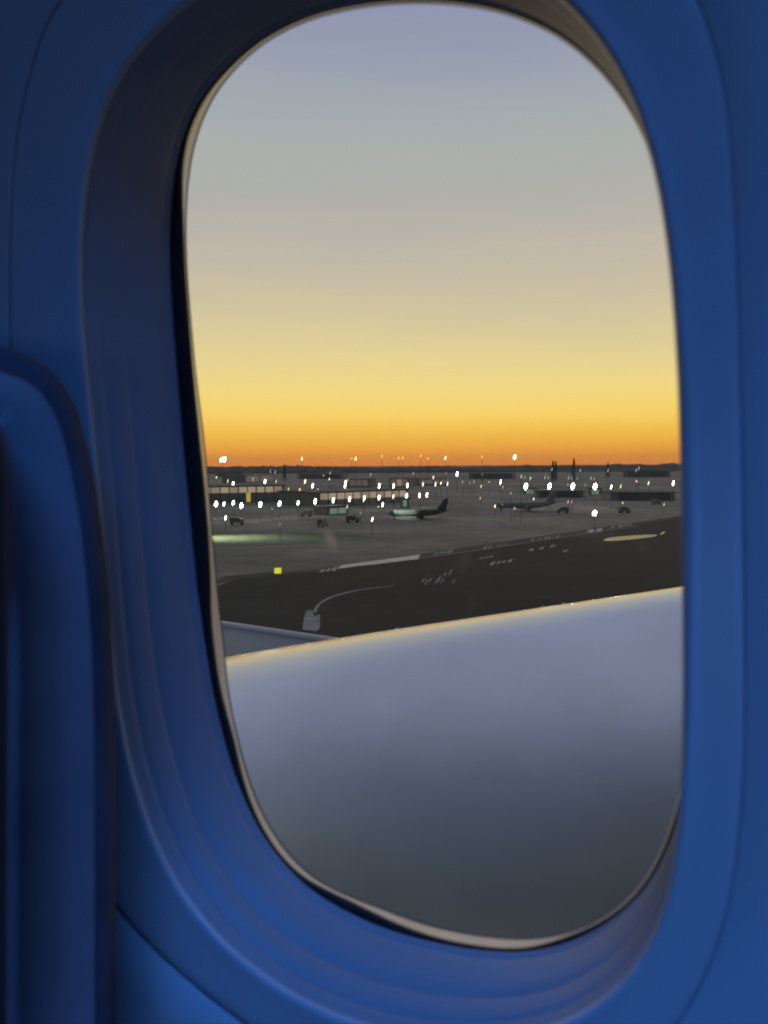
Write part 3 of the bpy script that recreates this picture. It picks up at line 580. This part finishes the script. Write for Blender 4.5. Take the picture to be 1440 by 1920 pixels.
for x, y, ww, hh, mm, lb in [(423, 971, 2.2, 10, 'lamp_white', 'thin low white lamp at far left in front of the apron lamps'), (717.5, 946, 2.6, 11, 'lamp_white', 'thin white lamp under the central terminal'), (698, 974, 1.6, 10, 'lamp_white', 'thin low white lamp in front of the central terminal'), (525, 984, 1.4, 8, 'lamp_dim', 'faint low lamp in front of the left terminal'),
        (651, 950, 1.6, 9, 'lamp_green', 'thin dim green lamp under the central terminal'), (676, 962, 1.6, 8, 'lamp_dim', 'faint lamp left of the thin low white lamp'), (1065, 941, 1.6, 8, 'lamp_orange', 'faint reddish lamp of a close pair below the big floodlights'), (1072, 941, 1.8, 8, 'lamp_dim', 'faint white lamp of a close pair below the big floodlights')]:
    mast(x, y, 4.0, ww, hh, M[mm], lb, None)
for i, (x, y) in enumerate([(507, 884), (516, 885), (619, 887), (695, 890), (775, 888), (977, 893), (1035, 880), (1088, 882), (1140, 882), (1193, 882), (1198, 878)]):
    mast(x, y, 14.5, 1.9, 9, M['lamp_dim'], '%s faint lamp from the left in the dark strip just below the horizon' % ORD[i], 'faint lamps just below the horizon')
rnd = random.Random(11)
small = {'lamp_dim': ('pale', 14), 'lamp_yellow': ('yellow', 8), 'lamp_green': ('greenish', 8), 'lamp_warm': ('orange', 8)}
for mm, (word, n) in small.items():
    for i, x in enumerate(sorted(rnd.uniform(396, 1262) for _ in range(n))):
        y = rnd.choice([rnd.uniform(886, 915), rnd.uniform(900, 935), rnd.uniform(935, 956)])
        mast(x, y, 4.0 if y > 915 else 8.0, rnd.uniform(1.0, 1.7), rnd.uniform(3, 8), M[mm], '%s from the left of the tiny %s lamps scattered across the dark airfield' % (ORD[i], word), 'tiny %s lamps scattered across the airfield' % word)
# floodlight that greens the grass at the left
sp = bpy.data.lights.new('grass_floodlight', 'SPOT'); sp.energy = 60000; sp.color = (.88, 1, .74); sp.spot_size = math.radians(70); sp.spot_blend = 1; sp.shadow_soft_size = .5
so = bpy.data.objects.new('grass_floodlight', sp); C.objects.link(so); a_ = ground(330, 1008)+Vector((0, 0, 14)); b_ = ground(415, 1009)
so.matrix_world = Matrix.Translation(a_) @ (b_-a_).to_track_quat('-Z', 'Y').to_matrix().to_4x4()
rt = thing('lamp_mast', (a_.x, a_.y, 0), 0, 'floodlight mast over the lit green grass at the left', 'lamp')
v, f = tube([(0, .4, 0), (0, .4, 14.3)], .12, 8); mesh_obj('pole', v, f, M['pole'], rt); bobj('lamp_head', (-.35, .35, .0, .5, 14.1, 14.35), M['pole'], rt)

# ------------------------------------------------------------------ airliners and trucks
def airliner(px, py, ln, rz, mb, mf, mn, label):
    p = ground(px, py); r = thing('parked_airliner', p, rz, label, 'airplane', 'airliners parked on the apron')
    R = ln*.052; zc_ = R*1.9
    prf = [(-ln/2, .02), (-ln/2+.4*R, .42*R), (-ln/2+R, .72*R), (-ln/2+2.2*R, R)]
    def lt(pf, lift=0):
        v, f = lathe(pf, 20, 'x'); return [(a, b, c+zc_+lift) for a, b, c in v], f
    mesh_obj('nose', *lt(prf), mn, r, True)
    v, f = lathe([(-ln/2+2.2*R, R*1.001), (0, R*1.001), (ln*.22, R), (ln*.36, R*.75), (ln*.5, .15*R)], 20, 'x')
    mesh_obj('fuselage', [(a, b, c+zc_+(max(0, a-ln*.22)*.10)) for a, b, c in v], f, mb, r, True)
    def slab(name, outline, th, plane, m):
        n = len(outline); off = (Vector((0, th/2, 0)) if plane == 'xz' else Vector((0, 0, th/2)))
        vv = [Vector(q)+off for q in outline]+[Vector(q)-off for q in outline]
        ff = [tuple(range(n)), tuple(range(2*n-1, n-1, -1))]+[(i, n+i, n+(i+1) % n, (i+1) % n) for i in range(n)]
        mesh_obj(name, vv, ff, m, r)
    zt = zc_+R*.9
    slab('tail_fin', [(ln*.30, 0, zt-.3), (ln*.44, 0, zt+ln*.17), (ln*.51, 0, zt+ln*.17), (ln*.47, 0, zt-.1)], .35, 'xz', mf)
    for s in (-1, 1):
        slab('wing', [(-ln*.08, s*R*.6, zc_-R*.4), (ln*.12, s*ln*.45, zc_+.4), (ln*.16, s*ln*.45, zc_+.4), (ln*.12, s*R*.6, zc_-R*.4)], .3, 'xy', mb)
        slab('stabiliser', [(ln*.38, s*R*.3, zc_+R*.6), (ln*.46, s*ln*.17, zc_+R*.9), (ln*.49, s*ln*.17, zc_+R*.9), (ln*.48, s*R*.2, zc_+R*.6)], .2, 'xy', mb)
        v, f = lathe([(-ln*.07, R*.42), (-ln*.06, R*.5), (ln*.01, R*.5), (ln*.05, R*.3)], 14, 'x')
        mesh_obj('engine', [(a, b+s*ln*.16, c+zc_-R*.85) for a, b, c in v], f, mb, r, True)
        v, f = tube([(ln*.06, s*R*.9, .0), (ln*.06, s*R*.8, zc_-R*.6)], .25, 8); mesh_obj('landing_gear', v, f, M['rubber'], r)
        bobj('cockpit_window', (-ln/2+.75*R, -ln/2+1.25*R, s*.62*R-.1, s*.62*R+.1, zc_+.38*R, zc_+.55*R), M['glass_dark'], r)
    v, f = tube([(-ln*.40, 0, 0), (-ln*.40, 0, zc_-R*.8)], .22, 8); mesh_obj('landing_gear', v, f, M['rubber'], r)
airliner(985, 958, 25, math.radians(8), M['plane_white'], M['plane_white'], M['plane_white'], 'pale parked airliner with its nose to the left, below the big white floodlights')
airliner(784, 973, 21, math.radians(14), M['plane_dark'], M['plane_dark'], M['plane_white'], 'dark parked airliner with a pale lit nose right of the central terminal')
sl = bpy.data.lights.new('nose_floodlight', 'SPOT'); sl.energy = 26000; sl.color = (.75, 1, .86); sl.spot_size = math.radians(40); sl.spot_blend = .8
sL = bpy.data.objects.new('nose_floodlight', sl); C.objects.link(sL); q_ = ground(760, 973)+Vector((0, 0, 2.5)); qa = q_+Vector((-3, -12, 7))
sL.matrix_world = Matrix.Translation(qa) @ (q_-qa).to_track_quat('-Z', 'Y').to_matrix().to_4x4()
def truck(px, py, rz, label, s=1.0):
    r = thing('service_truck', ground(px, py), rz, label, 'truck', 'service trucks on the apron'); r.scale = (s*.78, s*.78, s*.78)
    bobj('cargo_box', (-2.6, 1.2, -1.1, 1.1, .9, 3.0), M['truck'], r)
    v = [(1.25, -1, .6), (3, -1, .6), (3, 1, .6), (1.25, 1, .6), (1.25, -1, 2.4), (2.4, -1, 2.4), (2.4, 1, 2.4), (1.25, 1, 2.4), (3, -1, 1.4), (3, 1, 1.4)]
    mesh_obj('cab', v, [(0, 3, 2, 1), (0, 1, 8, 5, 4), (3, 7, 6, 9, 2), (0, 4, 7, 3), (4, 5, 6, 7), (5, 8, 9, 6), (1, 2, 9, 8)], M['plane_white'], r)
    for x in (-1.7, 2.1):
        for y in (-1, 1):
            vv, ff = lathe([(-.15, .0), (-.15, .45), (.15, .45), (.15, 0)], 12); mesh_obj('wheel', [(a+x, c+y, b+.45) for a, b, c in vv], ff, M['rubber'], r)
for x, y, rz, lb in [(443, 984, .3, 'service truck at the far left of the apron'), (575, 968, 2.8, 'service truck left of the greenish shed'), (660, 980, .2, 'service truck in front of the central terminal'), 
         (1056, 962, 3.1, 'service truck right of the pale airliner'), (1170, 962, .2, 'service truck near the right window edge'), (605, 987, 1.2, 'service truck behind the smear on the glass'), (1230, 946, .4, 'rightmost service truck beside the long dark building')]:
    truck(x, y, rz, lb)

# ------------------------------------------------------------------ trees along the horizon
def ridge(name, y0, ztop, jag, xr, label, seed):
    rnd = random.Random(seed); V, Fc = [], []; n = 900; h = 0
    for i in range(n+1):
        x = -xr+2*xr*i/n; h = h*.8+rnd.uniform(-1, 1)*jag; z = ztop+h+2.5*math.sin(i*.021+seed)+(rnd.random() < .06)*jag*1.4
        V += [(x, y0, 0), (x, y0+rnd.uniform(-8, 8), z*.75), (x, y0+30, z), (x, y0+140, z*.9), (x, y0+170, 0)]
    for i in range(n):
        for k in range(4): Fc.append((i*5+k, i*5+k+1, i*5+k+6, i*5+k+5))
    o = mesh_obj(name, V, Fc, M['leaf']); tag(o, label, 'woods', kind='stuff'); return o
ridge('tree_line', 2600, 15.5, 2.0, 2600, 'dark line of distant woods along the horizon', 1)
ridge('tree_line', 1900, 6.5, 1.6, 1700, 'nearer dark belt of woods just below the horizon', 5)
def tree(px, ytop, d, wd_, label):
    q = at_dist(px, 873, d); z = CAM.z+(873-ytop)/F*d; r = thing('conifer_tree', (q.x, q.y, 0), 0, label, 'tree', 'trees rising above the horizon')
    v, f = tube([(0, 0, 0), (0, 0, z*.9)], [.35, .1], 6); mesh_obj('trunk', v, f, M['trunk'], r)
    V, Fc = [], []
    for i in range(900):
        u_ = random.random()**.8; zz = z*(.1+.9*u_); R_ = wd_*(1-u_)**.7*random.uniform(.3, 1)+.1; a = random.uniform(0, 6.28); s = random.uniform(.4, .9)
        c = Vector((R_*math.cos(a), R_*math.sin(a), zz)); b = len(V)
        for _ in range(3): V.append(c+Vector((random.uniform(-s, s), random.uniform(-s, s), random.uniform(-s, s))))
        Fc.append((b, b+1, b+2))
    mesh_obj('crown', V, Fc, M['leaf'], r)
tree(1037, 866, 800, 2.6, 'small dark tree poking above the horizon, left of a taller one'); tree(1042, 867, 820, 2.0, 'smallest dark tree above the horizon, between two others')
tree(1076, 862, 800, 2.8, 'tallest dark tree rising above the horizon right of centre'); tree(533, 870, 900, 3.2, 'lone dark tree above the horizon left of centre'); tree(1140, 870, 1000, 3, 'rightmost dark tree on the horizon')
